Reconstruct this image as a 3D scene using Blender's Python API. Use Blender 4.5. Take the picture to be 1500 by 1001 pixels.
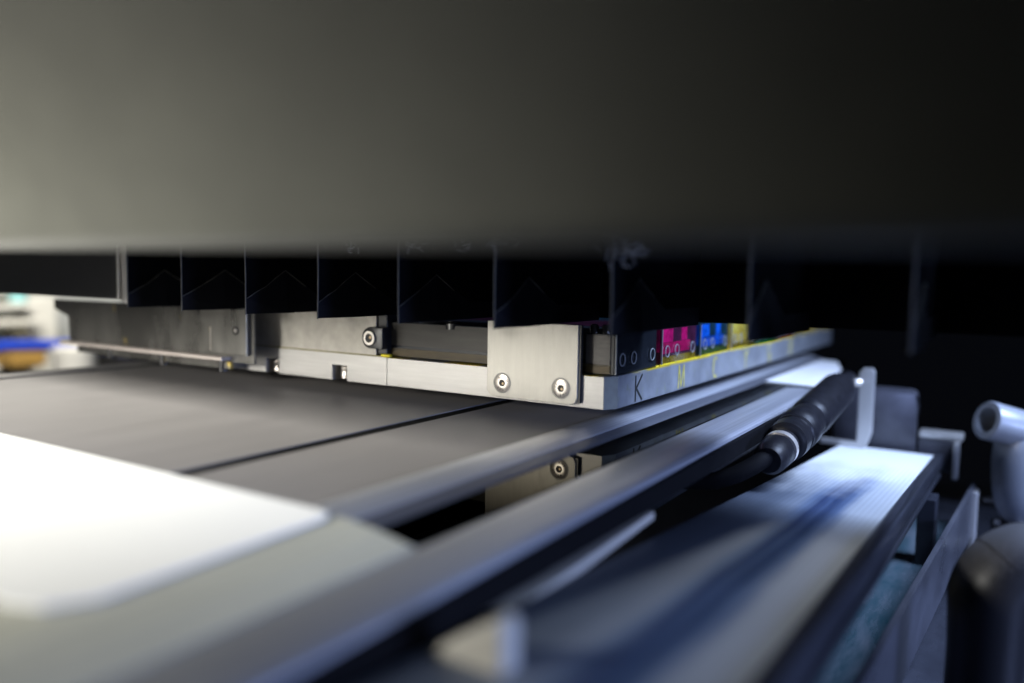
import bpy, bmesh, math, random
from mathutils import Vector, Matrix
random.seed(7)
for o in list(bpy.data.objects): bpy.data.objects.remove(o)
S = bpy.context.scene
COL = S.collection

# ------------------------------------------------------------------ camera
cam = bpy.data.cameras.new('camera'); cam_o = bpy.data.objects.new('camera', cam); COL.objects.link(cam_o)
RX = Vector((0.84503, 0.53446, 0.01730)); UP = Vector((-0.05728, 0.05834, 0.99665)); BK = Vector((0.53166, -0.84319, 0.07991))
BK = RX.cross(UP).normalized(); UP = BK.cross(RX).normalized(); RX.normalize()
M4 = Matrix((RX, UP, BK)).transposed().to_4x4(); M4.translation = Vector((0.2054, -0.4399, 0.0802))
cam_o.matrix_world = M4
cam.sensor_width = 36; cam.lens = 1164 * 36 / 1500
cam.clip_start = 0.005; cam.clip_end = 100
cam.dof.use_dof = True; cam.dof.focus_distance = 0.53; cam.dof.aperture_fstop = 2.2; cam.dof.aperture_blades = 9
S.camera = cam_o

# ------------------------------------------------------------------ world, lamps, exposure
W = bpy.data.worlds.new('World'); S.world = W; W.use_nodes = True
W.node_tree.nodes['Background'].inputs[0].default_value = (0.55, 0.65, 1, 1)
W.node_tree.nodes['Background'].inputs[1].default_value = 0.003
S.view_settings.view_transform = 'Standard'; S.view_settings.look = 'None'
S.view_settings.exposure = 0; S.view_settings.gamma = 1; S.view_settings.use_curve_mapping = False
def lamp(name, loc, target, size, sy, power, col, spread=180):
    l = bpy.data.lights.new(name, 'AREA'); l.shape = 'RECTANGLE'; l.size = size; l.size_y = sy
    l.energy = power; l.color = col; l.spread = math.radians(spread)
    o = bpy.data.objects.new(name, l); COL.objects.link(o); o.location = loc
    o.rotation_euler = (Vector(target) - Vector(loc)).to_track_quat('-Z', 'Y').to_euler()
    return o
lamp('ceiling_lamp', (-0.95, -1.55, 0.74), (-0.42, -0.22, 0.0), 0.22, 0.22, 7.2, (1, 0.975, 0.90), 36)
lamp('fill_lamp', (-0.85, -1.60, 0.36), (-0.40, -0.10, 0.0), 0.25, 0.20, 1.5, (1, 0.965, 0.89), 36)  # added low fill, lifts the table near the carriage
lamp('machine_lamp', (0.44, 0.24, 0.42), (0.10, 0.26, -0.05), 0.26, 0.26, 3.9, (0.53, 0.67, 1.0), 90)
lamp('cold_fill_lamp', (0.95, -0.12, 0.10), (0.10, -0.05, -0.02), 0.40, 0.13, 4.5, (0.40, 0.53, 1.0), 120)  # added cold fill from the right, turns rails and pipes bluish
lamp('workshop_lamp', (-1.0, 0.1, 0.75), (-1.6, 0.5, -0.05), 0.5, 0.5, 12, (1, 0.97, 0.90), 120)

# ------------------------------------------------------------------ materials
def mat(name, col, rough=0.5, metal=0.0, var=0.0, vscale=60, stretch=(1, 1, 1), bump=0.0, bscale=900, col2=None,
        coat=0.0, rvar=0.0, spec=0.5, trans=0.0):
    m = bpy.data.materials.new(name); m.use_nodes = True
    nt = m.node_tree; N = nt.nodes; L = nt.links; b = N['Principled BSDF']
    b.inputs['Base Color'].default_value = (*col, 1); b.inputs['Roughness'].default_value = rough
    b.inputs['Metallic'].default_value = metal; b.inputs['Coat Weight'].default_value = coat
    b.inputs['Specular IOR Level'].default_value = spec; b.inputs['Coat Roughness'].default_value = 0.06
    tc = N.new('ShaderNodeTexCoord'); mp = N.new('ShaderNodeMapping'); mp.inputs['Scale'].default_value = stretch
    L.new(tc.outputs['Object'], mp.inputs[0])
    if var or col2 or rvar:
        n = N.new('ShaderNodeTexNoise'); n.inputs['Scale'].default_value = vscale; n.inputs['Detail'].default_value = 6
        n.inputs['Roughness'].default_value = 0.65
        L.new(mp.outputs[0], n.inputs['Vector'])
        r = N.new('ShaderNodeValToRGB'); c2 = col2 or tuple(c * (1 - var) for c in col)
        r.color_ramp.elements[0].position = 0.35; r.color_ramp.elements[1].position = 0.68
        r.color_ramp.elements[0].color = (*c2, 1); r.color_ramp.elements[1].color = (*col, 1)
        L.new(n.outputs['Fac'], r.inputs[0]); L.new(r.outputs[0], b.inputs['Base Color'])
        if rvar:
            q = N.new('ShaderNodeMapRange'); q.inputs[3].default_value = max(0, rough - rvar); q.inputs[4].default_value = rough + rvar
            L.new(n.outputs['Fac'], q.inputs[0]); L.new(q.outputs[0], b.inputs['Roughness'])
    if bump:
        n2 = N.new('ShaderNodeTexNoise'); n2.inputs['Scale'].default_value = bscale; n2.inputs['Detail'].default_value = 4
        L.new(mp.outputs[0], n2.inputs['Vector'])
        bp = N.new('ShaderNodeBump'); bp.inputs['Strength'].default_value = bump; bp.inputs['Distance'].default_value = 0.0004
        L.new(n2.outputs['Fac'], bp.inputs['Height']); L.new(bp.outputs[0], b.inputs['Normal'])
    return m
def add_stain(m, colour, scale, lo, hi, zmin=None, zmax=None, stretch=(1, 1, 1), off=(0, 0, 0)):
    """blotches of a second colour laid over a material"""
    nt = m.node_tree; N = nt.nodes; L = nt.links; b = N['Principled BSDF']
    tc = N.new('ShaderNodeTexCoord'); mp = N.new('ShaderNodeMapping'); mp.inputs['Scale'].default_value = stretch; mp.inputs['Location'].default_value = off
    L.new(tc.outputs['Object'], mp.inputs[0])
    n = N.new('ShaderNodeTexNoise'); n.inputs['Scale'].default_value = scale; n.inputs['Detail'].default_value = 5
    L.new(mp.outputs[0], n.inputs['Vector'])
    r = N.new('ShaderNodeMapRange'); r.inputs[1].default_value = lo; r.inputs[2].default_value = hi
    L.new(n.outputs['Fac'], r.inputs[0]); fac = r.outputs[0]
    if zmin is not None:
        sp = N.new('ShaderNodeSeparateXYZ'); L.new(tc.outputs['Object'], sp.inputs[0])
        q = N.new('ShaderNodeMapRange'); q.inputs[1].default_value = zmin; q.inputs[2].default_value = zmax
        L.new(sp.outputs[2], q.inputs[0])
        k = N.new('ShaderNodeMath'); k.operation = 'MULTIPLY'; L.new(fac, k.inputs[0]); L.new(q.outputs[0], k.inputs[1]); fac = k.outputs[0]
    mx = N.new('ShaderNodeMixRGB'); mx.inputs[2].default_value = (*colour, 1); L.new(fac, mx.inputs[0])
    src = b.inputs['Base Color']
    if src.links: L.new(src.links[0].from_socket, mx.inputs[1])
    else: mx.inputs[1].default_value = src.default_value
    L.new(mx.outputs[0], b.inputs['Base Color'])
    return m

ALU_X = mat('brushed_aluminium', (0.42, 0.41, 0.395), 0.42, 0.55, 0.14, 40, (0.5, 1, 9), 0.10, 380, rvar=0.08)
ALU_Y = mat('machined_aluminium', (0.30, 0.32, 0.35), 0.40, 0.55, 0.35, 45, (1, 1, 1), 0.10, 900, rvar=0.1)
add_stain(ALU_Y, (0.24, 0.26, 0.23), 130, 0.58, 0.70)
add_stain(ALU_Y, (0.60, 0.46, 0.02), 70, 0.42, 0.55, 0.0188, 0.0203, (1, 0.35, 1))
add_stain(ALU_Y, (0.20, 0.07, 0.14), 330, 0.70, 0.74)
ALU_V = mat('vertically_brushed_steel', (0.37, 0.355, 0.32), 0.40, 0.55, 0.16, 300, (1, 1, 0.05), 0.14, 900, rvar=0.1)
ALU_C = mat('cast_aluminium', (0.39, 0.37, 0.33), 0.5, 0.4, 0.25, 90, (1, 1, 1), 0.25, 700, rvar=0.1)
CHAM = mat('chamfer_aluminium', (0.13, 0.135, 0.115), 0.5, 0.5, 0.2, 200)
SHEET = mat('dull_sheet_metal', (0.21, 0.205, 0.19), 0.28, 0.7, 0.45, 35, (1, 1, 0.25), 0.06, 300, rvar=0.12)
add_stain(SHEET, (0.75, 0.55, 0.12), 55, 0.66, 0.72, off=(.3, 0, .1), stretch=(1, 1, .45))
STEEL = mat('stainless_steel', (0.72, 0.67, 0.61), 0.30, 0.7, 0.15, 500)
RECESS = mat('recess_metal', (0.16, 0.16, 0.155), 0.45, 0.6)
PIT = mat('black_pit', (0.012, 0.011, 0.010), 0.6)
SEAM = mat('seam_rubber', (0.006, 0.006, 0.006), 0.8, spec=0.05)
GLINT = mat('socket_glint', (0.45, 0.33, 0.2), 0.35, 0.6)  # light disc painted as the glint inside a screw socket
MATTBLACK = mat('matt_black', (0.004, 0.004, 0.005), 0.7, 0, 0.3, 90, spec=0.06)
BLACK = mat('black_plastic', (0.012, 0.012, 0.014), 0.35, 0, 0.3, 90)
BELLOWS = mat('bellows_cloth', (0.0045, 0.0050, 0.0065), 0.6, 0, 0.35, 50, bump=0.15, bscale=1500, spec=0.0)
RIDGE = mat('worn_fold_edge', (0.055, 0.053, 0.045), 0.6, 0, 0.6, 160)
CREASE = mat('crease_wear', (0.13, 0.13, 0.12), 0.7, 0, 0.7, 220, spec=0.15)
GUSSET = mat('gusset_cloth', (0.009, 0.010, 0.014), 0.55, 0, 0.3, 50, bump=0.15, bscale=1500, spec=0.08)
HOOD = mat('hood_paint', (0.078, 0.079, 0.065), 0.45, 0, 0.16, 30)
TABLE = mat('table_anodised', (0.190, 0.181, 0.176), 0.50, 0.0, 0.10, 14, (3, .5, 1), 0.03, 1500, spec=0.3, rvar=.05)
EDGE = mat('table_edge_aluminium', (0.56, 0.58, 0.63), 0.36, 0.6, 0.35, 60, (9, .04, 3))
EDGE_SHADE = mat('edge_shade_band', (0.10, 0.105, 0.125), 0.4, 0.3, 0.2, 60, (9, .15, 3))  # darker tone, shade painted along the lower table edge
ENDP = mat('pale_plastic', (0.48, 0.48, 0.40), 0.45, 0, 0.2, 40, (4, .3, 1))
MIRROR = mat('polished_strip', (0.10, 0.097, 0.09), 0.02, 1.0)
MIRROR.node_tree.nodes['Principled BSDF'].inputs['Specular Tint'].default_value = (0.45, 0.44, 0.42, 1)
RAIL = mat('rail_aluminium', (0.44, 0.46, 0.52), 0.42, 0.55, 0.42, 70, (8, .04, 3))
BOARD = mat('white_board', (0.88, 0.88, 0.85), 0.5, 0, 0.04, 10)
CREAM = mat('cream_paint', (0.40, 0.385, 0.345), 0.45, 0, 0.08, 15)
BFRAME = mat('belt_frame_black', (0.02, 0.022, 0.03), 0.25, 0, 0.3, 60, (1, .2, 1))
CABLE = mat('cable_rubber', (0.010, 0.010, 0.013), 0.42, 0, 0.5, 160, bump=0.6, bscale=260, spec=0.18)
SILVER = mat('silver_bracket', (0.55, 0.54, 0.53), 0.35, 0.7, 0.2, 80, (1, 1, .2))
GUARD = mat('dark_guard', (0.055, 0.056, 0.07), 0.35, 0.2, 0.35, 40, rvar=0.1)
GREYP = mat('grey_pipe_plastic', (0.20, 0.215, 0.25), 0.33, 0, 0.12, 40)
GUTTER = mat('gutter_sheet', (0.10, 0.105, 0.13), 0.3, 0.5, 0.4, 30, (1, .4, 1), rvar=.12)
TROUGH = mat('trough_reflections', (0.11, 0.13, 0.16), 0.15, 0.2, 0, 26, (2.2, .45, 1), 0.5, 60, col2=(0.012, 0.05, 0.065))  # pale and teal patches paint reflections onto the trough floor
FLOOR = mat('dark_floor', (0.035, 0.04, 0.055), 0.3, 0, 0.5, 9, rvar=.12)
DUSTY = mat('dusty_black_plastic', (0.010, 0.010, 0.012), 0.30, 0, 0.0, spec=0.3)
# dust lies on the upward-facing side of the elbow
def dust(m):
    nt = m.node_tree; N = nt.nodes; L = nt.links; b = N['Principled BSDF']
    g = N.new('ShaderNodeNewGeometry'); sp = N.new('ShaderNodeSeparateXYZ'); L.new(g.outputs['Normal'], sp.inputs[0])
    n = N.new('ShaderNodeTexNoise'); n.inputs['Scale'].default_value = 900; n.inputs['Detail'].default_value = 3
    tc = N.new('ShaderNodeTexCoord'); L.new(tc.outputs['Object'], n.inputs['Vector'])
    a = N.new('ShaderNodeMapRange'); a.inputs[1].default_value = 0.10; a.inputs[2].default_value = 0.95; L.new(sp.outputs[2], a.inputs[0])
    s = N.new('ShaderNodeMath'); s.operation = 'ADD'; L.new(n.outputs['Fac'], s.inputs[0]); L.new(a.outputs[0], s.inputs[1])
    r = N.new('ShaderNodeMapRange'); r.inputs[1].default_value = 0.68; r.inputs[2].default_value = 1.25; L.new(s.outputs[0], r.inputs[0])
    mx = N.new('ShaderNodeMixRGB'); mx.inputs[1].default_value = (0.010, 0.010, 0.012, 1); mx.inputs[2].default_value = (0.06, 0.06, 0.066, 1)
    L.new(r.outputs[0], mx.inputs[0]); L.new(mx.outputs[0], b.inputs['Base Color'])
    q = N.new('ShaderNodeMapRange'); q.inputs[3].default_value = 0.42; q.inputs[4].default_value = 0.7; L.new(r.outputs[0], q.inputs[0]); L.new(q.outputs[0], b.inputs['Roughness'])
dust(DUSTY)
def belt_mat():
    m = bpy.data.materials.new('belt_fabric'); m.use_nodes = True
    nt = m.node_tree; N = nt.nodes; L = nt.links; b = N['Principled BSDF']; b.inputs['Roughness'].default_value = 0.5
    tc = N.new('ShaderNodeTexCoord'); sp = N.new('ShaderNodeSeparateXYZ'); L.new(tc.outputs['Object'], sp.inputs[0])
    mp = N.new('ShaderNodeMapping'); mp.inputs['Scale'].default_value = (1, 0.05, 1); L.new(tc.outputs['Object'], mp.inputs[0])
    n = N.new('ShaderNodeTexNoise'); n.inputs['Scale'].default_value = 160; n.inputs['Detail'].default_value = 4; L.new(mp.outputs[0], n.inputs['Vector'])
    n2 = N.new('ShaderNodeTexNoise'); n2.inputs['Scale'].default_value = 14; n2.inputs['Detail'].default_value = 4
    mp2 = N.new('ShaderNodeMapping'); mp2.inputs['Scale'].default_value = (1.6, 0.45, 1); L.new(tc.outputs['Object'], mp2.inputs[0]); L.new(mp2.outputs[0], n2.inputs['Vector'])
    # blue ink stripes plus shade painted at left: colour by x, noise-broken edges
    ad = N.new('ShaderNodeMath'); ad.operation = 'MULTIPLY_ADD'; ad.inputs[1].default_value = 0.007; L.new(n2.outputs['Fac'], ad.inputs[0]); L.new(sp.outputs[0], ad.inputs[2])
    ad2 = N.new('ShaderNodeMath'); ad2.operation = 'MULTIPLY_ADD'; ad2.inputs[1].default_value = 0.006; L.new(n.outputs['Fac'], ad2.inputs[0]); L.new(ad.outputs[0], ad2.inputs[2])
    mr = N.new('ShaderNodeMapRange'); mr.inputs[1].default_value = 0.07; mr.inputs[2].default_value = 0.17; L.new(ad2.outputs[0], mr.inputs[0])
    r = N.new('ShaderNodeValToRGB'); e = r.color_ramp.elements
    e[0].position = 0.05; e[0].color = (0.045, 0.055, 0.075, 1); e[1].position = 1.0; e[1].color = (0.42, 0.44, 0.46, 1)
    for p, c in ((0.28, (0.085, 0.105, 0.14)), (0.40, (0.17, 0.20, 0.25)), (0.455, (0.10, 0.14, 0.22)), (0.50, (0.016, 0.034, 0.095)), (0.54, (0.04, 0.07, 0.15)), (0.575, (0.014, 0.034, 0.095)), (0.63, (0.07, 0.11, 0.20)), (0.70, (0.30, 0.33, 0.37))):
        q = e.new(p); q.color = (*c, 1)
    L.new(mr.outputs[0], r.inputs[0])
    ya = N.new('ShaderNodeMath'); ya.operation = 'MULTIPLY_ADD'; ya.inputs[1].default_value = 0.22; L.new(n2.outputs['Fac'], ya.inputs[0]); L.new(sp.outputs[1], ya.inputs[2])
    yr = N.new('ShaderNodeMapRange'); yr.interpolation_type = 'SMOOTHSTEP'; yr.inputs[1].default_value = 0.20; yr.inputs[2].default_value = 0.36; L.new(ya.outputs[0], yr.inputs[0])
    my = N.new('ShaderNodeMixRGB'); my.inputs[2].default_value = (0.60, 0.62, 0.63, 1); L.new(yr.outputs[0], my.inputs[0]); L.new(r.outputs[0], my.inputs[1])  # painted shade and ink stripes clear towards the far end
    # woven lines along the belt
    w = N.new('ShaderNodeTexWave'); w.wave_type = 'BANDS'; w.bands_direction = 'X'; w.inputs['Scale'].default_value = 100; w.inputs['Distortion'].default_value = 0.4
    L.new(tc.outputs['Object'], w.inputs['Vector'])
    mw = N.new('ShaderNodeMapRange'); mw.inputs[3].default_value = 0.86; mw.inputs[4].default_value = 1.0; L.new(w.outputs['Fac'], mw.inputs[0])
    mx = N.new('ShaderNodeMixRGB'); mx.blend_type = 'MULTIPLY'; mx.inputs[0].default_value = 1; L.new(my.outputs[0], mx.inputs[1]); L.new(mw.outputs[0], mx.inputs[2])
    w2 = N.new('ShaderNodeTexWave'); w2.wave_type = 'BANDS'; w2.bands_direction = 'Y'; w2.inputs['Scale'].default_value = 60; w2.inputs['Distortion'].default_value = 0.3
    L.new(tc.outputs['Object'], w2.inputs['Vector'])
    mw2 = N.new('ShaderNodeMapRange'); mw2.inputs[3].default_value = 0.88; mw2.inputs[4].default_value = 1.0; L.new(w2.outputs['Fac'], mw2.inputs[0])
    mz = N.new('ShaderNodeMixRGB'); mz.blend_type = 'MULTIPLY'; mz.inputs[0].default_value = 1; L.new(mx.outputs[0], mz.inputs[1]); L.new(mw2.outputs[0], mz.inputs[2])
    L.new(mz.outputs[0], b.inputs['Base Color'])
    return m
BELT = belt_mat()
def ink(name, body, rough=0.12): return mat(name, body, rough, 0, 0.55, 95, (1, 1, 1.6), coat=0.6, bump=0.15, bscale=260)
def clear_mat():
    m = bpy.data.materials.new('clear_acrylic'); m.use_nodes = True
    nt = m.node_tree; N = nt.nodes; L = nt.links
    for n in list(N): N.remove(n)
    o = N.new('ShaderNodeOutputMaterial'); t = N.new('ShaderNodeBsdfTransparent'); g = N.new('ShaderNodeBsdfGlossy'); f = N.new('ShaderNodeLayerWeight'); x = N.new('ShaderNodeMixShader')
    t.inputs[0].default_value = (0.93, 0.95, 0.95, 1); g.inputs['Roughness'].default_value = 0.05; f.inputs[0].default_value = 0.5
    p = N.new('ShaderNodeMath'); p.operation = 'POWER'; p.inputs[1].default_value = 4.0; q = N.new('ShaderNodeMath'); q.operation = 'MULTIPLY_ADD'; q.inputs[1].default_value = 0.8; q.inputs[2].default_value = 0.03
    L.new(f.outputs['Facing'], p.inputs[0]); L.new(p.outputs[0], q.inputs[0])
    L.new(q.outputs[0], x.inputs[0]); L.new(t.outputs[0], x.inputs[1]); L.new(g.outputs[0], x.inputs[2]); L.new(x.outputs[0], o.inputs[0])
    return m
CLEAR = clear_mat()

# ------------------------------------------------------------------ mesh helpers
def new(): return bmesh.new()
def box(bm, x0, x1, y0, y1, z0, z1, bev=0.0, seg=2):
    vs = [bm.verts.new((x, y, z)) for x in (x0, x1) for y in (y0, y1) for z in (z0, z1)]
    fs = [(0, 1, 3, 2), (4, 6, 7, 5), (0, 4, 5, 1), (2, 3, 7, 6), (0, 2, 6, 4), (1, 5, 7, 3)]
    F = [bm.faces.new([vs[i] for i in f]) for f in fs]
    if bev:
        E = {e for f in F for e in f.edges}
        bmesh.ops.bevel(bm, geom=list(E), offset=bev, segments=seg, affect='EDGES', profile=0.5)
    return bm
def prism(bm, pts, axis, a, b, bev=0.0, seg=2):
    """polygon pts in the plane across `axis`, extruded from a to b"""
    def p3(p, t): return {'x': (t, p[0], p[1]), 'y': (p[0], t, p[1]), 'z': (p[0], p[1], t)}[axis]
    A = [bm.verts.new(p3(p, a)) for p in pts]; B = [bm.verts.new(p3(p, b)) for p in pts]
    F = [bm.faces.new(A), bm.faces.new(B[::-1])]
    n = len(pts)
    for i in range(n): F.append(bm.faces.new((A[i], B[i], B[(i + 1) % n], A[(i + 1) % n])))
    bmesh.ops.recalc_face_normals(bm, faces=F)
    if bev:
        E = {e for f in F for e in f.edges}
        bmesh.ops.bevel(bm, geom=list(E), offset=bev, segments=seg, affect='EDGES', profile=0.5)
    return bm
def frame_of(d):
    d = d.normalized(); u = d.cross(Vector((0, 0, 1)))
    if u.length < 1e-3: u = d.cross(Vector((0, 1, 0)))
    u.normalize(); return d, u, d.cross(u).normalized()
def lathe(bm, origin, axis, prof, n=32, cap=True):
    """prof: (distance along axis, radius)"""
    o = Vector(origin); d, u, v = frame_of(Vector(axis)); rings = []
    for t, r in prof:
        rings.append([bm.verts.new(o + d * t + (u * math.cos(2 * math.pi * k / n) + v * math.sin(2 * math.pi * k / n)) * r) for k in range(n)])
    for a, b in zip(rings, rings[1:]):
        for k in range(n): bm.faces.new((a[k], a[(k + 1) % n], b[(k + 1) % n], b[k]))
    if cap: bm.faces.new(rings[0][::-1]); bm.faces.new(rings[-1])
    bmesh.ops.recalc_face_normals(bm, faces=bm.faces[:])
    return bm
def tube(bm, pts, rad, n=24, cap=True):
    P = [Vector(p) for p in pts]; R = rad if isinstance(rad, (list, tuple)) else [rad] * len(P)
    rings = []; u = None
    for i, p in enumerate(P):
        d = (P[min(i + 1, len(P) - 1)] - P[max(i - 1, 0)]).normalized()
        if u is None: _, u, v = frame_of(d)
        u = (u - d * u.dot(d)).normalized(); v = d.cross(u)
        rings.append([bm.verts.new(p + (u * math.cos(2 * math.pi * k / n) + v * math.sin(2 * math.pi * k / n)) * R[i]) for k in range(n)])
    for a, b in zip(rings, rings[1:]):
        for k in range(n): bm.faces.new((a[k], a[(k + 1) % n], b[(k + 1) % n], b[k]))
    if cap: bm.faces.new(rings[0][::-1]); bm.faces.new(rings[-1])
    bmesh.ops.recalc_face_normals(bm, faces=bm.faces[:])
    return bm
def obj(name, bm, m, parent=None, label=None, smooth=False, kind=None):
    me = bpy.data.meshes.new(name); bm.to_mesh(me); bm.free()
    o = bpy.data.objects.new(name, me); COL.objects.link(o); me.materials.append(m)
    if smooth:
        for p in me.polygons: p.use_smooth = True
        try: me.set_sharp_from_angle(angle=math.radians(40))
        except Exception: pass
    if parent: o.parent = parent
    if label: o['label'] = label
    if kind: o['kind'] = kind
    return o
def thing(name, label, cat, group=None):
    o = bpy.data.objects.new(name, None); COL.objects.link(o); o.empty_display_size = 0.02
    o['label'] = label; o['category'] = cat
    if group: o['group'] = group
    return o
def tag(o, label, cat, group=None):
    o['label'] = label; o['category'] = cat
    if group: o['group'] = group
    return o
def rebase(root, loc):
    """put the empty at the thing's base without moving its parts"""
    loc = Vector(loc); root.location = loc
    for c in root.children:
        c.location = c.location - loc
def text_mesh(s, size, depth=0.0):
    c = bpy.data.curves.new('glyph', 'FONT'); c.body = s; c.size = size; c.align_x = 'CENTER'; c.align_y = 'CENTER'; c.extrude = depth; c.resolution_u = 2; c.offset = size * 0.012
    o = bpy.data.objects.new('glyph', c); COL.objects.link(o)
    dg = bpy.context.evaluated_depsgraph_get(); me = bpy.data.meshes.new_from_object(o.evaluated_get(dg))
    bpy.data.objects.remove(o); bpy.data.curves.remove(c); return me

# ------------------------------------------------------------------ floor
ob = obj('floor', box(new(), -4, 3, -2, 4, -0.92, -0.90), FLOOR); ob['kind'] = 'structure'

# ------------------------------------------------------------------ printing table (profile along y)
T = thing('printing_table', 'grey flat printing table with black seams and rounded aluminium edge under the carriage', 'table')
Y0, Y1, ZT = -0.75, 0.60, -0.010
seams = (-0.106, -0.497)
xs = [(-0.530, seams[1] - 0.0054), (seams[1] + 0.0054, seams[0] - 0.0054), (seams[0] + 0.0054, -0.0215)]
for a, b in xs:
    obj('table_panel', box(new(), a, b, Y0, Y1, ZT - 0.012, ZT, 0.0005), TABLE, T)
for s in seams:
    obj('seam_strip', box(new(), s - 0.0053, s + 0.0053, Y0, Y1, ZT - 0.010, ZT - 0.0005), SEAM, T)
def profile(pts, y0, y1):
    return prism(new(), pts, 'y', y0, y1)
obj('table_edge', profile([(-0.0213, -0.0098), (-0.018, -0.0094), (-0.013, -0.0093), (-0.008, -0.0097), (-0.003, -0.0108), (0.0000, -0.0118), (0.0000, -0.022), (-0.0213, -0.022)], -0.2282, Y1), EDGE, T, smooth=True)
obj('end_edge', profile([(-0.0213, -0.0098), (-0.018, -0.0095), (0.003, -0.0096), (0.0095, -0.0102), (0.0095, -0.022), (-0.0213, -0.022)], Y0, -0.2286), ENDP, T, smooth=True)
obj('edge_shade_band', profile([(0.0002, -0.0121), (0.003, -0.0127), (0.006, -0.0134), (0.0085, -0.0142), (0.0095, -0.0150), (0.0095, -0.022), (0.0002, -0.022)], -0.2282, Y1), EDGE_SHADE, T, smooth=True)  # dark band standing for the shade below the edge
obj('polished_strip', box(new(), 0.0097, 0.0335, -0.228, Y1, -0.022, -0.0143), MIRROR, T)
obj('end_strip', prism(new(), [(0.0097, -0.022), (0.0097, -0.0103), (0.018, -0.0112), (0.0335, -0.0140), (0.0335, -0.022)], 'y', Y0, -0.2284, 0.0003), ENDP, T, label='pale plastic end section of the table edge')
rp = [(0.0338, -0.0170), (0.0338, -0.0150), (0.0350, -0.0143), (0.046, -0.0137), (0.058, -0.0139), (0.0618, -0.0144), (0.0632, -0.0156), (0.0634, -0.0170)]
obj('outer_rail', profile(rp, Y0, 0.30), RAIL, T, smooth=True)
obj('black_side', box(new(), 0.0337, 0.0655, Y0, 0.30, -0.0282, -0.0172, 0.0006), MATTBLACK, T)
obj('under_frame', box(new(), -0.52, 0.033, Y0, Y1, -0.055, -0.0222), BLACK, T)
# rail end block past the carriage
obj('end_block', prism(new(), [(0.0097, 0.32), (0.058, 0.31), (0.050, 0.48), (0.031, 0.565), (0.0097, 0.575)], 'z', -0.0142, -0.0128, 0.0004), mat('bright_end_block', (0.78, 0.78, 0.78), 0.45, 0.1, 0.1, 40), T)
rebase(T, (-0.2, 0, -0.055))

# ------------------------------------------------------------------ white board lying on the table
bm = prism(new(), [(-0.62, -0.229), (-0.0150, -0.229), (-0.0060, -0.2305), (-0.003, -0.236), (0.000, -0.322), (-0.006, -0.334), (-0.018, -0.338), (-0.62, -0.338)], 'z', -0.0092, -0.0082, 0.0003)
tag(obj('white_board', bm, BOARD), 'bright white board lying flat on the near end of the table', 'board')

# ------------------------------------------------------------------ print carriage
C = thing('print_carriage', 'aluminium print carriage with coloured ink heads and letters K M C Y hovering over table', 'print carriage')
HT = 0.0205
bm = prism(new(), [(-0.1791, 0), (-0.0045, 0), (0, 0.0100), (0, 0.69), (-0.1791, 0.69)], 'z', 0, HT, 0.00025, 1)
pl = obj('base_plate', bm, ALU_Y, C)
# front skin with its own brushing direction and the milled chamfer
obj('front_face', box(new(), -0.1790, -0.0047, -0.0004, -0.00005, 0.0003, HT - 0.0003), ALU_X, pl)
cf = new(); vs = [cf.verts.new(p) for p in ((-0.0045, -0.0004, 0.0002), (0.0002, 0.0099, 0.0002), (0.0002, 0.0099, HT - 0.0002), (-0.0045, -0.0004, HT - 0.0002), (-0.0046, 0.0002, 0.0002), (-0.0004, 0.0101, 0.0002), (-0.0004, 0.0101, HT - 0.0002), (-0.0046, 0.0002, HT - 0.0002))]
for f in ((0, 1, 2, 3), (7, 6, 5, 4), (0, 4, 5, 1), (1, 5, 6, 2), (2, 6, 7, 3), (3, 7, 4, 0)): cf.faces.new([vs[i] for i in f])
obj('chamfer', cf, CHAM, pl)
# left section with two notches
pts = [(-0.395, 0), (-0.3094, 0), (-0.3094, 0.0118), (-0.2942, 0.0118), (-0.2942, 0), (-0.2346, 0), (-0.2346, 0.0117), (-0.2190, 0.0117), (-0.2190, 0), (-0.1797, 0), (-0.1797, HT), (-0.395, HT)]
p2 = obj('notched_plate', prism(new(), pts, 'y', -0.0003, 0.012), ALU_X, C)
obj('rear_plate', box(new(), -0.395, -0.1797, 0.0122, 0.69, 0.0, HT - 0.0003), ALU_X, p2)
for x in (-0.3018, -0.2268):
    s = obj('cap_screw', lathe(new(), (x + 0.0028, 0.0052, 0.0015), (0, 0, 1), [(0, 0.0046), (0.0055, 0.0046), (0.006, 0.0042), (0.0066, 0.0046), (0.0085, 0.0046), (0.0092, 0.0040)], 28), STEEL, p2, smooth=True)
    obj('notch_back', box(new(), x - 0.0072, x + 0.0072, 0.0110, 0.0119, 0.0002, 0.0116), PIT, p2)
# block on top of the left section
obj('upper_block', box(new(), -0.3262, -0.1912, 0.0012, 0.055, HT + 0.0004, 0.0518, 0.0005), ALU_C, C)
obj('gasket_line', box(new(), -0.327, -0.185, 0.0006, 0.05, HT - 0.0001, HT + 0.0009), mat('stained_gasket', (0.20, 0.17, 0.03), 0.5, 0, 0.5, 200), C)
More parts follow.
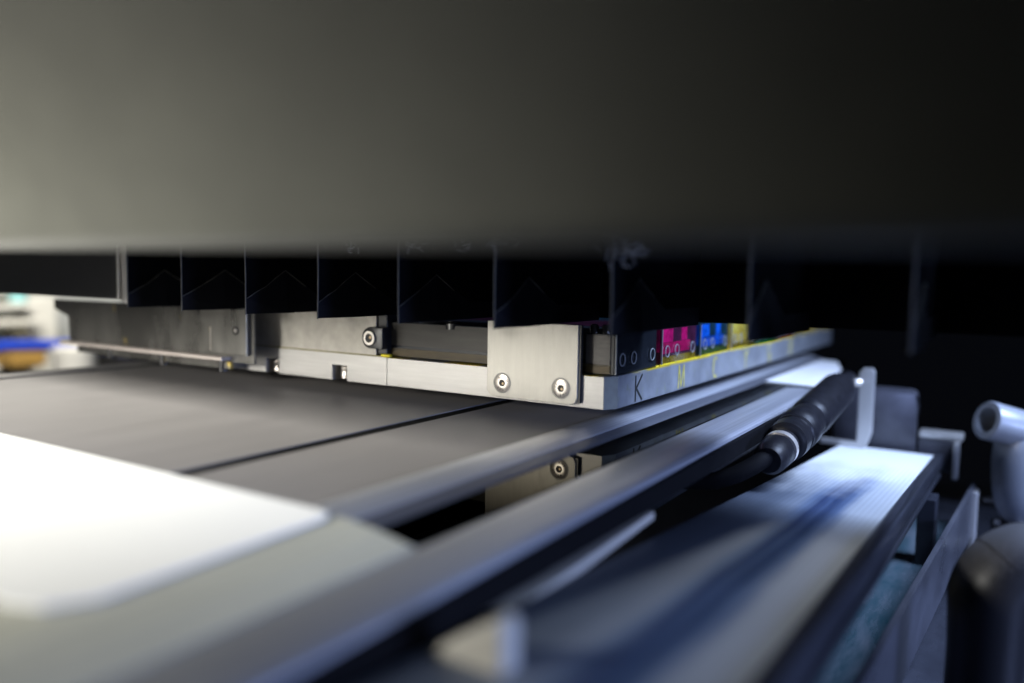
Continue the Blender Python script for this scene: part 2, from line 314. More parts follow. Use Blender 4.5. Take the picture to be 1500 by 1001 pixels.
# clamp lug with ring bolt
lug = [(-0.1795, 0.0425), (-0.1795, 0.0267)]
for k in range(13):
    a = -math.pi / 2 - math.pi * k / 12
    lug.append((-0.1915 + 0.0079 * math.cos(a), 0.0346 + 0.0079 * math.sin(a)))
lg = obj('clamp_lug', prism(new(), lug, 'y', -0.0055, 0.0008, 0.0007), BLACK, C, smooth=True)
obj('ring_bolt', lathe(new(), (-0.1910, -0.0056, 0.0346), (0, -1, 0), [(0, 0.0056), (0.0012, 0.0056), (0.0016, 0.0052), (0.0016, 0.0034), (0.0004, 0.0032), (-0.002, 0.003)], 40), STEEL, lg, smooth=True)
kn = new()
for k in range(24):
    a = 2 * math.pi * k / 24
    cx, cz = -0.1910 + 0.0054 * math.cos(a), 0.0346 + 0.0054 * math.sin(a)
    box(kn, cx - .0003, cx + .0003, -0.0074, -0.0060, cz - .0003, cz + .0003)
obj('knurl', kn, PIT, lg)
obj('socket', lathe(new(), (-0.1910, -0.0061, 0.0346), (0, -1, 0), [(0, 0.0033), (0.0002, 0.0033)], 6), PIT, lg)
obj('socket_glint', lathe(new(), (-0.1902, -0.0064, 0.0350), (0, -1, 0), [(0, 0.0012), (0.0002, 0.001)], 12), GLINT, lg)
obj('clamp_block', box(new(), -0.1897, -0.1812, 0.0016, 0.03, 0.0225, 0.0516, 0.0006), BLACK, C)
# sheet shroud at the left end
sh = [(-0.592, 0.0425), (-0.567, 0.036), (-0.565, 0.0085), (-0.300, 0.0085), (-0.300, 0.0515), (-0.592, 0.0515)]
so = obj('shroud', prism(new(), sh, 'y', -0.0200, -0.0185), SHEET, C, label='grey sheet metal shroud with yellow ink streaks')
obj('shroud_lip', box(new(), -0.5655, -0.327, -0.0300, -0.0202, 0.0098, 0.0128, 0.0005), mat('pale_lip', (0.56, 0.50, 0.46), 0.4, 0.4, 0.15, 60), so)
fl = [(-0.3480, 0.0150), (-0.3040, 0.0150), (-0.3040, 0.0515), (-0.372, 0.0515), (-0.372, 0.0425), (-0.3480, 0.0365)]
fo = obj('shroud_flange', prism(new(), fl, 'y', -0.0240, -0.0204, 0.0004), SHEET, C, label='bent sheet flange with a bolt hole')
obj('flange_edge', box(new(), -0.3490, -0.3482, -0.0238, -0.0204, 0.0165, 0.0360), STEEL, fo)
obj('flange_bolt', lathe(new(), (-0.3165, -0.0243, 0.0345), (0, -1, 0), [(-.001, 0.0036), (0.0004, 0.0036), (0.0004, 0.0022), (-0.0003, 0.002)], 28), PIT, fo, smooth=True)
obj('bolt_head', lathe(new(), (-0.3165, -0.0240, 0.0345), (0, -1, 0), [(0, 0.0015), (0.0010, 0.0012)], 20), STEEL, fo, smooth=True)
obj('foot_tray', box(new(), -0.560, -0.335, -0.016, 0.30, 0.0015, 0.0078, 0.0004), SHEET, C)
for x in (-0.505, -0.425, -0.345):
    obj('foot_screw', lathe(new(), (x, -0.014, -0.001), (0, 0, 1), [(0, 0.004), (0.010, 0.004)], 20), BLACK, C, smooth=True)
# front bracket
bx0, bx1 = -0.0885, -0.0208
br = [(bx0, 0.0518), (bx0, 0.0058), (bx0 + 0.0022, 0.0030), (bx0 + 0.0045, 0.0018), (bx1 - 0.0045, 0.0018), (bx1 - 0.0015, 0.0030), (bx1, 0.0062), (bx1, 0.0518)]
bo = obj('front_bracket', prism(new(), br, 'y', -0.0044, -0.0006, 0.0003), ALU_V, C, label='brushed steel bracket plate with two countersunk screws')
obj('bracket_shadow_gap', box(new(), bx1 - 0.001, bx1 + 0.0012, -0.0032, -0.0006, 0.003, 0.0515), BLACK, bo)
def screw(x, z, rot, parent):
    y = -0.0045
    s = obj('countersunk_screw', lathe(new(), (x, y + 0.0004, z), (0, -1, 0), [(-.001, 0.0060), (0.0004, 0.0060), (0.0006, 0.0057), (0.0006, 0.0024), (-0.0003, 0.0022)], 48), STEEL, parent, smooth=True)
    rg = new(); lathe(rg, (x, y - 0.00005, z), (0, -1, 0), [(0, 0.0068), (0.0001, 0.0067), (0.0001, 0.0060), (0, 0.0060)], 48, cap=False)
    obj('countersink_ring', rg, RECESS, parent, smooth=True)
    obj('hex_socket', lathe(new(), (x, y - 0.00025, z), (0, -1, 0), [(0, 0.0023), (0.00012, 0.0023)], 6), PIT, parent)
    obj('socket_glint', lathe(new(), (x + 0.0008, y - 0.0004, z - 0.0003), (0, -1, 0), [(0, 0.0009), (0.0001, 0.0007)], 12), GLINT, parent)
    g = new()
    for word, mid, step in (('A2-70', 270, 25), ('THE', 90, 27)):
        for i, ch in enumerate(word):
            off = (i - (len(word) - 1) / 2) * step
            up = mid == 90
            a = math.radians(mid - off if up else mid + off) + rot
            me = text_mesh(ch, 0.0023)
            R = Matrix.Rotation((a - math.pi / 2) if up else (a + math.pi / 2), 4, 'Z')
            me.transform(Matrix.Translation((x, y - 0.00028, z)) @ Matrix.Rotation(math.pi / 2, 4, 'X') @ Matrix.Translation((0.00415 * math.cos(a), 0.00415 * math.sin(a), 0)) @ R)
            g.from_mesh(me); bpy.data.meshes.remove(me)
    obj('stamped_lettering', g, PIT, parent)
screw(-0.0763, 0.0112, math.radians(165), bo)
screw(-0.0323, 0.0115, math.radians(208), bo)

# ink heads along y
def head(i, y0, y1, body, bright, amber, dim, nm):
    x1 = -0.0012; x0 = -0.1895; z0 = HT + 0.0006; z1 = 0.0465
    h = obj('ink_head', box(new(), x0, x1, y0, y1, z0, z1, 0.0004), body, C, label=nm)
    w = y1 - y0; xe = x1 + 0.00006
    if bright:
        # ink chambers seen through the end wall, top columns, band, amber foot
        for a, b in ((0.03, 0.32), (0.56, 0.72)):
            obj('ink_chamber', box(new(), x1 - 0.002, xe, y0 + a * w, y0 + b * w, 0.0365, z1 - 0.0004), bright, h)
        obj('ink_band', box(new(), x1 - 0.002, xe + 0.00004, y0 + 0.02 * w, y0 + 0.82 * w, 0.0285, 0.0362), dim, h)
        obj('amber_foot', box(new(), x1 - 0.002, xe, y0 + 0.03 * w, y0 + 0.98 * w, z0 + 0.0004, 0.0264), amber, h)
        obj('side_chamber', box(new(), x1 - 0.03, x1 - 0.0006, y0 - 0.00008, y0 + 0.001, 0.030, z1 - 0.0006), bright, h)
    for fy in (0.14, 0.40, 0.86):
        rg = new(); lathe(rg, (x1 + 0.0011, y0 + fy * w, 0.0302), (1, 0, 0), [(0, 0.0043), (0.0004, 0.0041), (0.0004, 0.0037), (0, 0.0035)], 36, cap=False)
        obj('port_ring', rg, RINGM, h, smooth=True)
    obj('clear_wall', box(new(), x1 + 0.0003, x1 + 0.0012, y0 + 0.0001, y1 - 0.0001, z0 + 0.0002, z1 - 0.0002), CLEAR, h)
    obj('edge_bead', box(new(), x1 + 0.0004, x1 + 0.0014, y0 - 0.0003, y0 + 0.0005, z0 + 0.0003, z1 - 0.0003, 0.0002), RINGM, h)
    return h
RINGM = mat('frosted_ring', (0.17, 0.18, 0.19), 0.35, 0)
SMOKE = mat('smoked_acrylic', (0.016, 0.018, 0.024), 0.25, 0, 0.3, 60, spec=0.25)
AMB = ink('amber_residue', (0.30, 0.19, 0.015))
hk = head(0, 0.0066, 0.0743, SMOKE, None, AMB, None, 'smoked black ink head marked K')
# long front wall of the K head: lower amber layer, ledge line and fittings
obj('amber_layer', box(new(), -0.186, -0.0035, 0.0062, 0.0070, HT + 0.0012, 0.0272), mat('brown_residue', (0.085, 0.062, 0.026), 0.3, 0, 0.5, 90, (.4, 1, 2), spec=0.2), hk)
obj('smoked_window', box(new(), -0.186, -0.0035, 0.0061, 0.0070, 0.0295, 0.0458), mat('smoked_window', (0.060, 0.056, 0.050), 0.3, 0, 0.3, 60, (.3, 1, 3), spec=0.2), hk)
obj('pale_window', box(new(), -0.0205, -0.0040, 0.0056, 0.0066, 0.0275, 0.0455), mat('pale_window', (0.10, 0.088, 0.075), 0.25, 0, 0.3, 120, (1, 1, 4), spec=0.25), hk)
obj('pale_foot', box(new(), -0.0205, -0.0040, 0.0056, 0.0066, HT + 0.0012, 0.0262), mat('ochre_residue', (0.11, 0.075, 0.028), 0.3, 0, 0.4, 120, spec=0.2), hk)
for x in (-0.127, -0.017, -0.009):
    obj('hose_fitting', lathe(new(), (x, 0.010, 0.0435 if x < -0.1 else 0.0466), (0, 0, 1), [(0, 0.0055 if x < -.1 else 0.0028), (0.004, 0.0058 if x < -.1 else 0.0028), (0.005, 0.0045 if x < -.1 else 0.0022), (0.0055, 0.0045 if x < -.1 else 0.0022)], 24), mat('glossy_fitting', (0.02, 0.02, 0.022), 0.15), hk, smooth=True)
MAG = ink('magenta_ink', (0.75, 0.012, 0.17)); MAGD = ink('magenta_band', (0.55, 0.012, 0.11))
CYA = ink('cyan_ink', (0.01, 0.16, 0.85)); CYAD = ink('cyan_band', (0.012, 0.10, 0.55))
YEL = ink('yellow_ink', (0.95, 0.72, 0.12)); YELD = ink('yellow_band', (0.85, 0.58, 0.07))
GRN = ink('green_ink', (0.02, 0.25, 0.06)); REDI = ink('red_ink', (0.35, 0.03, 0.02))
P = 0.0803
specs = [(ink('magenta_body', (0.085, 0.018, 0.05)), MAG, AMB, MAGD, 'magenta ink head'),
         (ink('cyan_body', (0.014, 0.05, 0.075)), CYA, ink('green_residue', (0.07, 0.12, 0.03)), CYAD, 'blue ink head'),
         (ink('yellow_body', (0.80, 0.54, 0.08)), YEL, AMB, YELD, 'yellow ink head'),
         (ink('green_body', (0.02, 0.10, 0.03)), GRN, GRN, GRN, 'green ink head'),
         (ink('red_body', (0.14, 0.02, 0.015)), REDI, REDI, REDI, 'red ink head')]
for i, (b, br_, am, dm, nm) in enumerate(specs):
    y0 = 0.0822 + i * P
    head(i + 1, y0, y0 + 0.0722, b, br_, am, dm, nm)
    obj('ink_puddle', box(new(), -0.015, -0.0012, y0 - 0.0074, y0 - 0.0004, HT + 0.00005, HT + 0.0006, 0.0002), mat('yellow_puddle', (0.95, 0.72, 0.06), 0.2, 0), C)
    obj('ink_bead', box(new(), -0.0012, -0.0002, y0 - 0.002, y0 + 0.0722, HT + 0.0001, HT + 0.0012, 0.0003), mat('yellow_bead', (0.95, 0.72, 0.04), 0.2, 0, 0.5, 120), C)
obj('ink_blob', box(new(), -0.1865, -0.1775, 0.0005, 0.004, HT, HT + 0.0022, 0.0008), mat('yellow_blob', (0.65, 0.55, 0.02), 0.3), C)

# engraved letters on the side face: strokes in (y, z)
def strokes(name, lines, m, wd=0.0010):
    bm = new()
    for ln in lines:
        for (a, b) in zip(ln, ln[1:]):
            a = Vector((0, *a)); b = Vector((0, *b)); d = (b - a).normalized(); n = Vector((0, -d.z, d.y)) * wd / 2
            a2, b2 = a - d * wd * .3, b + d * wd * .3
            q = [a2 - n, a2 + n, b2 + n, b2 - n]
            lo = [bm.verts.new((0.00005, p.y, p.z)) for p in q]; hi = [bm.verts.new((0.00022 + random.random() * 4e-5, p.y, p.z)) for p in q]
            bm.faces.new(hi); bm.faces.new(lo[::-1])
            for k in range(4): bm.faces.new((lo[k], lo[(k + 1) % 4], hi[(k + 1) % 4], hi[k]))
    bmesh.ops.recalc_face_normals(bm, faces=bm.faces[:])
    return obj(name, bm, m, C)
KM = mat('black_engraving', (0.008, 0.009, 0.008), 0.5)
YM = mat('yellow_engraving', (0.72, 0.62, 0.07), 0.35, 0, 0, 150, col2=(0.22, 0.19, 0.03))
zb, zt = 0.0016, 0.0178
def at(c, pts): return [(c + p[0], zb + (zt - zb) * p[1]) for p in pts]
arc = lambda: [(0.0055 * math.cos(math.radians(t)), 0.5 + 0.5 * math.sin(math.radians(t))) for t in range(55, 306, 25)]
strokes('letter_k', [at(0.0375, [(0, 0), (0, 1)]), at(0.0375, [(0.0105, 1), (0.0012, 0.5), (0.0105, 0)])], KM, 0.0017)['label'] = 'letter K engraved in black'
strokes('letter_m', [at(0.121, [(-0.0055, 0), (-0.0045, 1), (0.0, 0.05), (0.0055, 1), (0.0065, 0)])], YM, 0.0012)['label'] = 'letter M filled with yellow ink'
strokes('letter_c', [at(0.2005, arc())], YM, 0.0012)['label'] = 'letter C filled with yellow ink'
strokes('letter_y', [at(0.2875, [(-0.006, 1), (0, 0.5), (0.006, 1)]), at(0.2875, [(0, 0.5), (0, 0)])], YM, 0.0012)['label'] = 'letter Y'
strokes('letter_g', [at(0.371, arc()), at(0.371, [(0.0035, 0.1), (0.0045, 0.42), (0.001, 0.42)])], YM, 0.0012)['label'] = 'letter G'
strokes('letter_r', [at(0.459, [(-0.005, 0), (-0.005, 1), (0.002, 1), (0.005, 0.85), (0.005, 0.65), (0.002, 0.5), (-0.005, 0.5)]), at(0.459, [(0, 0.5), (0.006, 0)])], YM, 0.0012)['label'] = 'letter R'
rebase(C, (-0.2, 0.3, 0.0))

# ------------------------------------------------------------------ folded bellows in front of the carriage
B = thing('bellows', 'black folded bellows curtain hanging in front of the print carriage', 'bellows')
PB, ZB, ZTOP, YF, YBk = 0.0683, 0.0523, 0.17, -0.078, 0.052
for i in range(11):  # last pleats are unseen, added to keep side light off the visible ones
    x = -0.3751 + PB * i
    jz = random.uniform(-.0012, .0012); jy = random.uniform(-.002, .002)
    ya, za = -0.044 + jy, 0.0815 + jz                    # apex of the pressed fold
    yl, zl, yr, zr = YF, 0.0620 + jz, -0.006 + jy, 0.0630 - jz
    ym, zm = -0.062, 0.0700 + jz
    def P3(y, z, off=0.0): return (x + off + 0.0012 * math.sin(i * 1.7 + z * 60), y, z)
    bm = new()
    A = bm.verts.new(P3(YF, ZTOP)); D = bm.verts.new(P3(YBk, ZTOP)); L1 = bm.verts.new(P3(yl, zl)); M1 = bm.verts.new(P3(ym, zm)); AP = bm.verts.new(P3(ya, za)); R1 = bm.verts.new(P3(yr, zr)); RB = bm.verts.new(P3(YBk, zr)); 
    bm.faces.new((A, L1, M1, AP)); bm.faces.new((A, AP, D)); bm.faces.new((D, AP, R1, RB))
    pleat = obj('pleat', bm, BELLOWS, B)
    sm = pleat.modifiers.new('thickness', 'SOLIDIFY'); sm.thickness = 0.0006; sm.offset = -1
    # lower gusset, kicked outwards along the fold
    g = 0.0030
    bm = new()
    a = bm.verts.new(P3(yl, zl)); b_ = bm.verts.new(P3(ym, zm)); c = bm.verts.new(P3(ya, za)); d = bm.verts.new(P3(yr, zr)); d2 = bm.verts.new(P3(YBk, zr))
    e2 = bm.verts.new(P3(YBk, ZB)); e = bm.verts.new(P3(yr, ZB)); m_ = bm.verts.new(P3(ya, ZB, g)); f_ = bm.verts.new(P3(YF, ZB))
    for f in ((a, f_, m_, b_), (b_, m_, c), (c, m_, e, d), (d, e, e2, d2)): bm.faces.new(f)
    gs = obj('gusset', bm, GUSSET, pleat); sm = gs.modifiers.new('thickness', 'SOLIDIFY'); sm.thickness = 0.0006; sm.offset = -1
    obj('fold_edge', tube(new(), [(P3(YF, ZB)[0] + random.uniform(-.0003, .0003), YF - 0.0003, ZB - 0.0004 + k * (ZTOP - ZB) / 8) for k in range(9)], 0.00055, 8), RIDGE, pleat, smooth=True)
    cr = [(yl, zl), (ym, zm), (ya, za), ((ya + yr) / 2, (za + zr) / 2 - .001)]
    for pa, pb in zip(cr, cr[1:]):
        obj('crease', tube(new(), [P3(*pa, .0007), P3((pa[0] + pb[0]) / 2, (pa[1] + pb[1]) / 2 + random.uniform(-.0006, .0006), .0008), P3(*pb, .0007)], [0.00022, 0.00032, 0.00022], 6), CREASE, pleat)
for lx, lz, lr, ln in ((0.041, 0.0935, 0.0055, 46), (0.050, 0.0945, 0.003, 14), (-0.030, 0.0965, 0.004, 12), (-0.055, 0.0970, 0.003, 10), (-0.09, 0.0972, 0.003, 10), (-0.135, 0.0972, 0.003, 9)):
    bm = new()
    for k in range(ln):
        q = Vector((lx, -0.0815, lz)) + Vector((random.gauss(0, lr), random.gauss(0, .0008), random.gauss(0, lr * .55)))
        pts = [q]
        d = Vector((random.gauss(0, 1), random.gauss(0, .4), random.gauss(0, 1))).normalized()
        for j in range(4):
            d = (d + Vector((random.gauss(0, .5), random.gauss(0, .3), random.gauss(0, .5)))).normalized(); q = q + d * .0011; pts.append(q)
        tube(bm, pts, 0.00016, 4)
    obj('lint', bm, mat('grey_lint', (0.22, 0.23, 0.25), 0.9), B, kind='stuff')
obj('back_sheet', box(new(), -0.3745, 0.33, 0.0535, 0.0545, 0.0540, ZTOP), BELLOWS, B)
es = obj('end_strip', prism(new(), [(-0.3905, 0.0575), (-0.3890, 0.0572), (-0.3790, 0.0530), (-0.3775, 0.0530), (-0.3775, 0.17), (-0.3905, 0.17)], 'y', -0.0745, -0.0725, 0.0002), SILVER, B, label='bare aluminium end strip of the bellows')
obj('strip_flange', box(new(), -0.3912, -0.3890, -0.0770, -0.0747, 0.0578, 0.17, 0.0003), ALU_X, es)
rebase(B, (0, -0.05, ZB))
bm = box(new(), -1.2, -0.3935, -0.0760, -0.030, 0.0580, 0.165, 0.001)
bb = obj('black_beam', bm, BLACK); tag(bb, 'black horizontal beam left of the bellows, behind the hood edge', 'beam')
# ------------------------------------------------------------------ machine hood, close to the camera
prof = []
zb0, r, cy = 0.0878, 0.009, -0.268
cz = zb0 + r
for k in range(11):
    t = math.radians(-90) - math.radians(82) * k / 10
    prof.append((cy + r * math.cos(t), cz + r * math.sin(t)))
py, pz = prof[-1]
for k in range(1, 21):                                   # the face curves forward over the viewer
    ln = math.radians(8 + 52 * min(1, k / 12))
    py -= math.sin(ln) * 0.010; pz += math.cos(ln) * 0.010
    prof.append((py, pz))
prof += [(py + 0.35, pz), (cy + 0.03, cz + 0.06), (cy + 0.003, zb0 + 0.006), (cy + 0.003, zb0)]
hd = obj('machine_hood', prism(new(), prof, 'x', -1.4, 0.75), HOOD, smooth=True)
tag(hd, 'large grey machine hood hanging over the top of the view, out of focus', 'hood')

# ------------------------------------------------------------------ machine body under the table
MB = thing('machine_cabinet', 'cream painted machine cabinet standing below the table rail', 'cabinet')
obj('top_panel', prism(new(), [(-0.30, -0.225), (0.0705, -0.225), (0.0650, -0.086), (-0.30, -0.086)], 'z', -0.0345, -0.0305, 0.0008), CREAM, MB)
obj('front_plate', prism(new(), [(0.030, -0.0495), (0.0655, -0.0292), (0.0935, -0.0112), (0.0958, -0.0130), (0.0958, -0.50), (0.030, -0.50)], 'y', -0.268, -0.258, 0.0016), CREAM, MB)
rebase(MB, (-0.2, 0, -0.5))

# ------------------------------------------------------------------ belt, tilted 4.5 degrees
al = math.radians(4.5)
def bz(y): return -0.0785 - (y - 0.40) * math.tan(al)
def slab(x0, x1, y0, y1, dz0, dz1, bev=0.0):
    bm = new(); vs = [bm.verts.new((x, y, bz(y) + dz)) for x in (x0, x1) for y in (y0, y1) for dz in (dz0, dz1)]
    F = [bm.faces.new([vs[i] for i in f]) for f in ((0, 1, 3, 2), (4, 6, 7, 5), (0, 4, 5, 1), (2, 3, 7, 6), (0, 2, 6, 4), (1, 5, 7, 3))]
    if bev: bmesh.ops.bevel(bm, geom=list({e for f in F for e in f.edges}), offset=bev, segments=3, affect='EDGES', profile=0.5)
    return bm
BT = thing('conveyor_belt', 'pale woven conveyor belt with blue ink stripes sloping beside the table', 'conveyor')
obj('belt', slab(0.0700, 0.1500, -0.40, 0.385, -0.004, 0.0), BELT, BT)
obj('side_frame', slab(0.1504, 0.1580, -0.40, 0.395, -0.010, 0.0015, 0.0015), BFRAME, BT, smooth=True)
obj('lower_flange', slab(0.1470, 0.1585, -0.40, 0.36, -0.0165, -0.0125, 0.001), BFRAME, BT, smooth=True)
obj('frame_leg', box(new(), 0.150, 0.163, 0.25, 0.275, -0.16, bz(.25) - 0.02, 0.001), BFRAME, BT)
rebase(BT, (0.11, 0, -0.1))

# end guard, bracket and trough behind the belt
tag(obj('silver_bracket', prism(new(), [(0.052, -0.0700), (0.0850, -0.0700), (0.0850, -0.0035), (0.0885, 0.001), (0.0965, 0.001), (0.0985, -0.002), (0.0985, -0.060), (0.0935, -0.0755), (0.052, -0.0755)], 'y', 0.3700, 0.3735, 0.0008), SILVER),
    'upright bare metal angle bracket at the far end of the belt', 'bracket')
g = [(0.060, -0.09), (0.1335, -0.09), (0.1335, -0.024)]
for k in range(7):
    a = math.pi / 2 * k / 6
    g.append((0.1275 + 0.006 * math.cos(a), -0.0245 + 0.006 * math.sin(a)))
g += [(0.060, -0.0185)]
tag(obj('end_guard', prism(new(), g, 'y', 0.394, 0.401, 0.0012), GUARD, smooth=True), 'dark round-cornered guard plate behind the belt end', 'guard plate')
TR = thing('trough_end', 'grey metal trough lip right of the dark guard plate', 'trough')
obj('top_lip', box(new(), 0.1345, 0.1720, 0.405, 0.430, -0.0660, -0.0600, 0.0015), SILVER, TR)
obj('front_wall', box(new(), 0.1345, 0.1640, 0.405, 0.410, -0.0960, -0.0664, 0.001), GUARD, TR)
obj('side_tab', box(new(), 0.1650, 0.1700, 0.395, 0.408, -0.1000, -0.0664, 0.001), SILVER, TR)
rebase(TR, (0.15, 0.41, -0.1))

# ------------------------------------------------------------------ cable connector beside the rail
CB = thing('cable_connector', 'black ribbed cable connector lying along the table rail, joined to the silver bracket', 'cable')
p0, p1 = Vector((0.0800, 0.075, -0.0305)), Vector((0.0790, 0.350, -0.0075))
KR = 0.95
ax = (p1 - p0).normalized(); Lc = (p1 - p0).length
obj('sleeve', lathe(new(), p0, ax, [(0.10, 0.0110 * KR), (0.105, 0.0150 * KR), (0.11, 0.0158 * KR), (Lc - .060, 0.0158 * KR), (Lc - .05, 0.0145 * KR), (Lc - .049, 0.010 * KR)], 36), CABLE, CB, smooth=True)
obj('collar', lathe(new(), p0, ax, [(0.030, 0.0105 * KR), (0.032, 0.0135 * KR), (0.0335, 0.0120 * KR), (0.035, 0.0145 * KR), (0.048, 0.0150 * KR), (0.050, 0.0138 * KR), (0.055, 0.0138 * KR), (0.056, 0.0150 * KR), (0.058, 0.0150 * KR), (0.059, 0.0136 * KR), (0.062, 0.0138 * KR), (0.064, 0.0156 * KR), (0.082, 0.0160 * KR), (0.084, 0.0145 * KR), (0.0998, 0.0140 * KR)], 36), CABLE, CB, smooth=True)
obj('plug_nose', lathe(new(), p0, ax, [(-0.012, 0.0085 * KR), (-0.008, 0.0110 * KR), (0.010, 0.0120 * KR), (0.014, 0.0105 * KR), (0.0295, 0.0105 * KR)], 32), CABLE, CB, smooth=True)
obj('tail_grip', lathe(new(), p0, ax, [(Lc - .0488, 0.0088 * KR), (Lc - .02, 0.0092 * KR), (Lc - .018, 0.0078 * KR), (Lc, 0.0068 * KR)], 28), CABLE, CB, smooth=True)
cu = [p0 + Vector(v) for v in ((0, 0, 0), (-0.002, -0.010, 0.0), (-0.007, -0.018, -0.004), (-0.016, -0.024, -0.010), (-0.028, -0.028, -0.015), (-0.05, -0.030, -0.018))]
obj('cable', tube(new(), cu, 0.0055, 16), MATTBLACK, CB, smooth=True)
obj('tip', lathe(new(), p1 + Vector((0.003, 0.0, -0.004)), (1, 0.25, 0.15), [(0, 0.0035), (0.006, 0.0035), (0.008, 0.0025)], 20), STEEL, CB, smooth=True)
obj('cable_tie', lathe(new(), p0, ax, [(0.0145, 0.0122 * KR), (0.020, 0.0124 * KR), (0.0212, 0.0121 * KR)], 30), STEEL, CB, smooth=True)
rebase(CB, (0.077, 0.2, -0.04))

# ------------------------------------------------------------------ gutter and drip tray
GT = thing('gutter', 'dark metal gutter with reflections painted on its floor, running along the right side of the belt', 'gutter')
def wall(x0, y0, x1, y1, z0, z1, th):
    d = Vector((x1 - x0, y1 - y0, 0)).normalized(); n = Vector((d.y, -d.x, 0)) * th
    bm = new(); base = [Vector((x0, y0, 0)), Vector((x1, y1, 0)), Vector((x1, y1, 0)) + n, Vector((x0, y0, 0)) + n]
    lo = [bm.verts.new((p.x, p.y, z0)) for p in base]; hi = [bm.verts.new((p.x, p.y, z1)) for p in base]
    F = [bm.faces.new(lo), bm.faces.new(hi)]
    for k in range(4): F.append(bm.faces.new((lo[k], lo[(k + 1) % 4], hi[(k + 1) % 4], hi[k])))
    bmesh.ops.recalc_face_normals(bm, faces=F)
    bmesh.ops.bevel(bm, geom=list({e for f in F for e in f.edges}), offset=0.0006, segments=2, affect='EDGES')
    return bm
obj('gutter_wall', wall(0.1435, -0.22, 0.1820, 0.398, -0.146, -0.100, 0.0035), GUTTER, GT)
obj('gutter_floor', prism(new(), [(0.05, -0.22), (0.1420, -0.22), (0.1800, 0.398), (0.05, 0.398)], 'z', -0.146, -0.140), TROUGH, GT)
obj('end_post', box(new(), 0.1825, 0.1880, 0.375, 0.392, -0.160, -0.104, 0.0015), SILVER, GT)
rebase(GT, (0.15, 0.1, -0.146))
tag(obj('drip_tray', box(new(), 0.02, 0.60, -0.30, 0.75, -0.215, -0.205, 0.002), mat('tray_metal', (0.06, 0.065, 0.085), 0.28, 0.3, 0.5, 14, (1, .5, 1), rvar=.12)), 'dark blue metal tray under the gutter and pipes', 'tray')

# ------------------------------------------------------------------ grey pipe fitting
GP = thing('grey_pipe_elbow', 'grey plastic pipe elbow with open round mouth at the right edge', 'pipe')
mouth = Vector((0.1905, 0.368, -0.0372)); din = Vector((0.78, 0.60, -0.26)).normalized()
bm = new(); lathe(bm, mouth, din, [(0, 0.0112), (0, 0.0165), (0.001, 0.0172), (0.042, 0.0172)], 40, cap=False)
obj('mouth_pipe', bm, GREYP, GP, smooth=True)
bm = new(); lathe(bm, mouth, din, [(0.0, 0.0112), (0.034, 0.0108), (0.034, 0.0002)], 40, cap=False)
obj('bore', bm, GREYP, GP, smooth=True)
cc = mouth + din * 0.040
path = []
for k in range(13):
    t = k / 12
    path.append(cc.lerp(cc + Vector((0.004, 0.004, -0.080)), t) + Vector((-0.004 * math.sin(t * math.pi), 0, 0.010 * (1 - t) ** 2)))
obj('elbow_body', tube(new(), path, [0.010, 0.0185, 0.0218, 0.0228, 0.0232, 0.0234, 0.0234, 0.0234, 0.0232, 0.0228, 0.0220, 0.020, 0.017], 36), GREYP, GP, smooth=True)
fc = cc + Vector((0.004, 0.004, -0.083))
obj('flange', lathe(new(), fc, (0, 0, 1), [(-0.010, 0.024), (-0.008, 0.027), (-0.003, 0.027), (-0.001, 0.020), (0.004, 0.017)], 36), BLACK, GP, smooth=True)
obj('stem', lathe(new(), fc, (0, 0, 1), [(-0.08, 0.015), (-0.010, 0.015)], 28), BLACK, GP, smooth=True)
for k in range(6):
    a = 2 * math.pi * k / 6 + .3
    obj('flange_bolt', lathe(new(), fc + Vector((0.0225 * math.cos(a), 0.0225 * math.sin(a), -0.003)), (0, 0, 1), [(0, 0.003), (0.003, 0.003), (0.004, 0.002)], 12), SILVER, GP, smooth=True)
rg = [fc + Vector((0.030 * math.cos(2 * math.pi * k / 40), 0.030 * math.sin(2 * math.pi * k / 40), -0.022)) for k in range(41)]
obj('clamp_ring', tube(new(), rg, 0.0022, 10, cap=False), SILVER, GP, smooth=True)
obj('bracket_arm', tube(new(), [fc + Vector((-0.034, 0.02, 0.012)), fc + Vector((-0.016, 0.02, 0.012))], 0.003, 12), SILVER, GP, smooth=True)
rebase(GP, fc + Vector((0, 0, -0.08)))

# ------------------------------------------------------------------ black elbow pipe in the corner
BE = thing('black_pipe_elbow', 'dusty black plastic pipe elbow in the lower right corner', 'pipe')
c0 = Vector((0.2028, 0.037, -0.205)); top = -0.0845
arm = Vector((0.86, 0.50, 0.10)).normalized()
pth = [Vector((0.2028, 0.037, z)) for z in (-0.205, -0.17, -0.14, -0.11, -0.100)]
rad = [0.0182, 0.0182, 0.0182, 0.0182, 0.0186]
rb = 0.021
cen = Vector((0.2028, 0.037, top)) + arm * rb
for k in range(0, 13):
    a = math.pi / 2 * k / 12
    pth.append(cen - arm * rb * math.cos(a) + Vector((0, 0, 1)) * rb * math.sin(a)); rad.append(0.0192)
for t in (0.01, 0.03, 0.08): pth.append(pth[-1] + arm * t); rad.append(0.0192)
obj('elbow', tube(new(), pth, rad, 44), DUSTY, BE, smooth=True)
sp = pth[12]
dsp = (pth[13] - pth[11]).normalized()
obj('mould_seam', lathe(new(), sp, dsp, [(-0.0002, 0.01915), (0, 0.01945), (0.0002, 0.01915)], 44), BLACK, BE, smooth=True)
obj('socket_collar', lathe(new(), (0.2028, 0.037, -0.150), (0, 0, 1), [(-0.05, 0.0186), (0.0, 0.0188), (0.001, 0.0183)], 40), DUSTY, BE, smooth=True)
rebase(BE, c0)

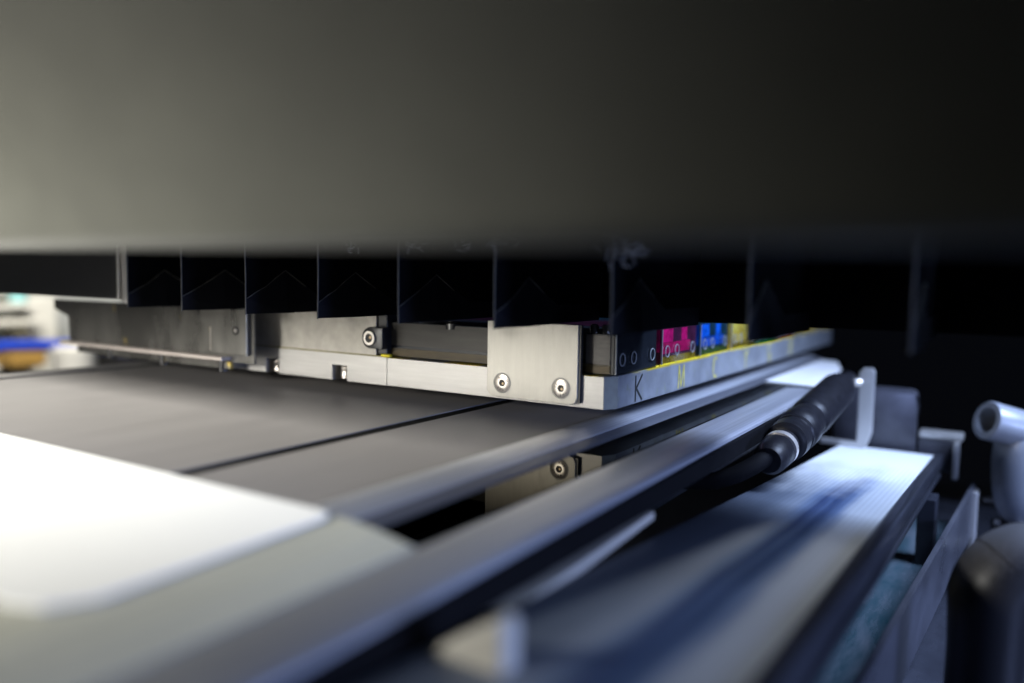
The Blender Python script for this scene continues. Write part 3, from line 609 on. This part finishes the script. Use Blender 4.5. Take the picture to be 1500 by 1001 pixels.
# ------------------------------------------------------------------ bright workshop seen past the table on the left
BGW = mat('pale_wall', (0.62, 0.62, 0.57), 0.7, 0, 0.06, 3)
w = obj('back_wall', box(new(), -2.6, -2.5, -1.5, 3.0, -0.9, 1.6), BGW); w['kind'] = 'structure'
tag(obj('blue_rail', tube(new(), [(-1.5, 0.22, -0.084), (-1.5, 0.36, -0.0745), (-1.5, 0.49, -0.0800), (-1.5, 0.60, -0.098), (-1.5, 0.75, -0.12)], 0.0120, 16), mat('blue_paint', (0.008, 0.045, 0.42), 0.4), smooth=True), 'blurred blue rail in the bright workshop at the left', 'rail')
CABM = mat('cabinet_white', (0.74, 0.72, 0.64), 0.5, 0, 0.06, 6)
SHU = thing('storage_shelf', 'pale shelf unit behind the blue rail at the left', 'shelf')
obj('side_panel', box(new(), -1.78, -1.70, 0.50, 0.57, -0.45, 0.0175, 0.004), CABM, SHU)
for z in (0.002, -0.033, -0.13):
    obj('shelf_board', box(new(), -1.80, -1.62, -0.1, 0.498, z - 0.008, z + 0.004, 0.002), CABM, SHU)
obj('shelf_back', box(new(), -1.82, -1.81, -0.2, 0.8, -0.5, 0.4), mat('shelf_back_grey', (0.50, 0.51, 0.48), 0.6, 0, 0.15, 8), SHU)
rebase(SHU, (-1.72, 0.3, -0.5))
tag(obj('white_bucket', lathe(new(), (-1.42, 0.455, -0.24), (0, 0, 1), [(0, 0.036), (0.15, 0.040), (0.155, 0.042), (0.162, 0.042), (0.163, 0.036)], 32), mat('bucket_white', (0.85, 0.82, 0.74), 0.4, 0, .05, 10), smooth=True), 'white bucket under the blue rail', 'bucket')
tag(obj('cardboard_box', box(new(), -1.63, -1.56, 0.40, 0.47, -0.125, -0.095, 0.002), mat('cardboard', (0.42, 0.24, 0.05), 0.7, 0, .2, 20)), 'small brown box beside the white bucket', 'box')
tag(obj('dark_case', box(new(), -1.70, -1.64, 0.27, 0.44, 0.0065, 0.022, 0.006), mat('dark_case_green', (0.05, 0.06, 0.04), 0.5)), 'dark case lying on the top shelf', 'case')
tag(obj('teal_bottle', lathe(new(), (-1.68, 0.475, 0.0065), (0, 0, 1), [(0, 0.018), (0.03, 0.018), (0.04, 0.008), (0.05, 0.008)], 20), mat('teal_plastic', (0.25, 0.52, 0.52), 0.4), smooth=True), 'teal bottle on the top shelf beside the dark case', 'bottle')
tag(obj('dark_cabinet', box(new(), -1.62, -1.40, 0.56, 0.62, -0.5, -0.103, 0.004), BLACK), 'black cabinet right of the white bucket', 'cabinet')
